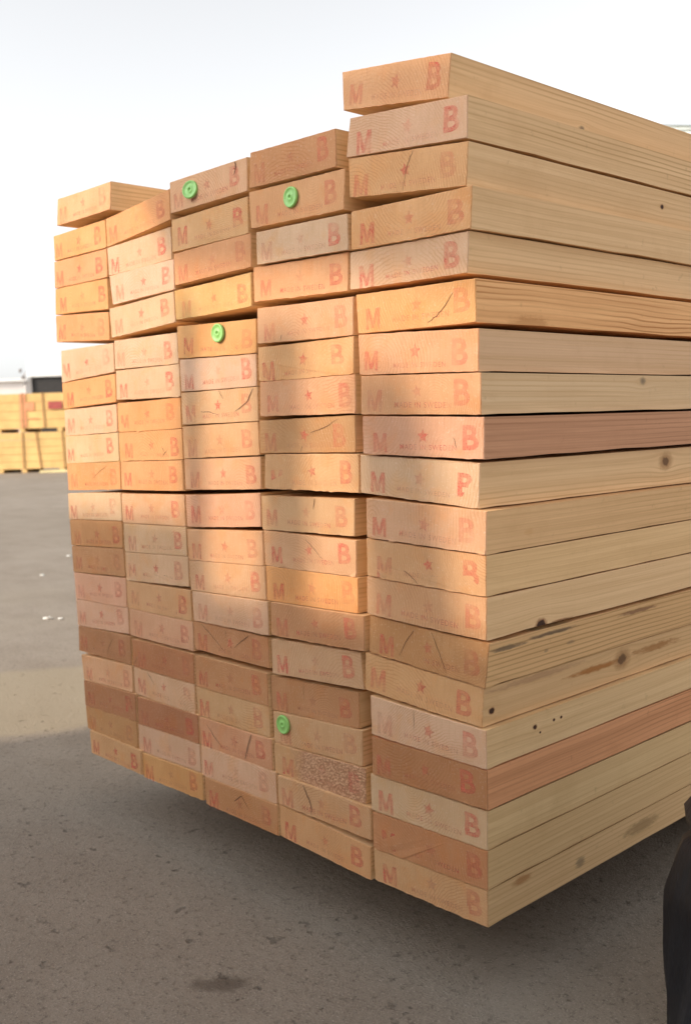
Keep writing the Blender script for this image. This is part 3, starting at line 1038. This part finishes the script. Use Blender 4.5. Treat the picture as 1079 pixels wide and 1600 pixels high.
# ------------------------------------------------------------------ dark sheet at the right edge
def sheet_material():
    t = NT('dark_sheet')
    co = t.coords()
    f = t.noise(co, 14, 5, .6)
    t.b.inputs['Specular IOR Level'].default_value = 0.45
    t.bump(t.noise(t.vmath('MULTIPLY', co, (40, 40, 10)), 1.0, 4), .4, .01)
    return t.done(t.mix(t.ramp(f, .35, .7), (0.005, 0.0055, 0.009), (0.012, 0.013, 0.019)), 0.5)


N, M_ = 72, 44
V, F = [], []
prof = [(0.0, .222), (.08, .218), (.16, .214), (.20, .216), (.25, .206), (.262, .194), (.278, .212), (.292, .204), (.315, .190), (.345, .166), (.38, .135), (.42, .10), (.46, .06), (.48, .02)]


def pr(z):
    for (a, ra), (b_, rb) in zip(prof[:-1], prof[1:]):
        if z <= b_:
            k = (z - a) / (b_ - a)
            return ra + (rb - ra) * k
    return prof[-1][1]


for jn in range(M_ + 1):
    z = .48 * jn / M_
    for i in range(N):
        a = 2 * math.pi * i / N
        fold = .010 * math.sin(7 * a + 2.2 * z * 6) + .006 * math.sin(13 * a - 9 * z + 1) + .003 * math.sin(24 * a + 20 * z)
        r = max(.008, pr(z) + fold * (1 - (z / .48) ** 3))
        V.append((r * math.cos(a), r * math.sin(a), z))
for jn in range(M_):
    for i in range(N):
        a, b_ = jn * N + i, jn * N + (i + 1) % N
        F.append((a, b_, b_ + N, a + N))
F.append(tuple(M_ * N + i for i in range(N)))
o = obj('draped_sheet', mesh_from('draped_sheet', V, F, None, True), sheet_material())
q = spot(1058, .90) + VIEW_R * .222
o.location = (q.x, q.y, 0.001)
tag(o, 'dark blue-black sheet draped in folds at the right edge beside the stack', 'sheet')

# ------------------------------------------------------------------ added unseen behind the camera to shape the sunlight: packs, boards, canopy
BLOCK_WOOD = plain('blocker_wood', (0.17, 0.135, 0.10), 0.85, .2, 4)  # dark so the added packs and boards bounce little light


def blocker_pack(x0, x1, z0, z1, label):  # unseen pack added to cut low sun and sky light
    bm = bmesh.new()
    nl = max(2, int((z1 - z0) / .12))
    for k in range(nl):
        za, zb = z0 + (z1 - z0) * k / nl, z0 + (z1 - z0) * (k + 1) / nl
        off = rng.uniform(-.01, .01)
        add_box(bm, x0, x1, -3.5 + off, -2.4 + off * .4, za + .003, zb - (.003 if k < nl - 1 else 0))
    o = obj('timber_pack', bm_mesh('timber_pack', bm), BLOCK_WOOD)  # unseen pack, added only to block light
    tag(o, label, 'timber pack', 'unseen packs added to block light')


blocker_pack(-2.36, -1.52, .02, 1.750, 'tall unseen pack added across the aisle to block the sun, at the gap')
blocker_pack(-1.50, 1.15, .02, 1.640, 'long unseen pack added across the aisle to block the sun, under the added canopy')
blocker_pack(-9.5, -3.09, .02, 0.95, 'long unseen pack added across the aisle, beyond the gap')
BLOCK_SHEET = plain('blocker_sheet', (0.45, 0.45, 0.44), 0.7)
cn = empty('blocker', (0, 0, 0))  # unseen slab and posts, added to throw shade on the upper planks
tag(cn, 'narrow unseen canopy on posts, added to shade the upper planks', 'blocker')
bm = bmesh.new()
add_box(bm, -1.46, 1.2, -2.30, -1.78, 2.000, 2.035)
for v in bm.verts:
    v.co.z += .09 - .17 * (v.co.x + 1.46)
obj('roof', bm_mesh('roof', bm), BLOCK_SHEET, cn)  # slab of the unseen blocker, added for its shade


def post(xa, za, xb, zb, w):
    """unseen square post or brace, added so its shadow edge runs from (xa, za) to (xb, zb)"""
    bm = bmesh.new()
    add_box(bm, -w / 2, w / 2, -2.33, -2.28, 0, 1)
    for v in bm.verts:
        k = v.co.z
        v.co.x += xa + (xb - xa) * k
        v.co.z = za + (zb - za) * k
    obj('post', bm_mesh('post', bm), BLOCK_SHEET, cn)  # part of the unseen blocker, added for its shadow


post(-1.445, 0.0, -1.435, 2.03, .040)
post(0.4, 0, .4, 1.99, .08)
post(1.15, 0, 1.15, 1.99, .08)


def upright(xa, za, xb, zb, w, label):
    """offcut added on the unseen packs to cast a bar of shade"""
    bm = bmesh.new()
    add_box(bm, -w / 2, w / 2, -2.52, -2.47, 0, 1)
    for v in bm.verts:
        k = v.co.z
        v.co.x += xa + (xb - xa) * k
        v.co.z = za + (zb - za) * k
    o = obj('baffle', bm_mesh('baffle', bm), BLOCK_WOOD)  # unseen board, added only for the shadow bar it casts
    tag(o, label, 'baffle')


# face x - 0.375 * 2.5, face z + 0.5 * 2.5
upright(-1.300, 1.645, -1.282, 2.06, .085, 'tall offcut added unseen on the long aisle pack, casting a shadow bar')
upright(-1.062, 1.645, -1.085, 1.985, .085, 'short broad offcut added unseen on the long aisle pack, casting a shadow bar')
upright(-0.992, 1.645, -1.055, 1.960, .060, 'leaning offcut added unseen beside the short broad one to slant its shadow')
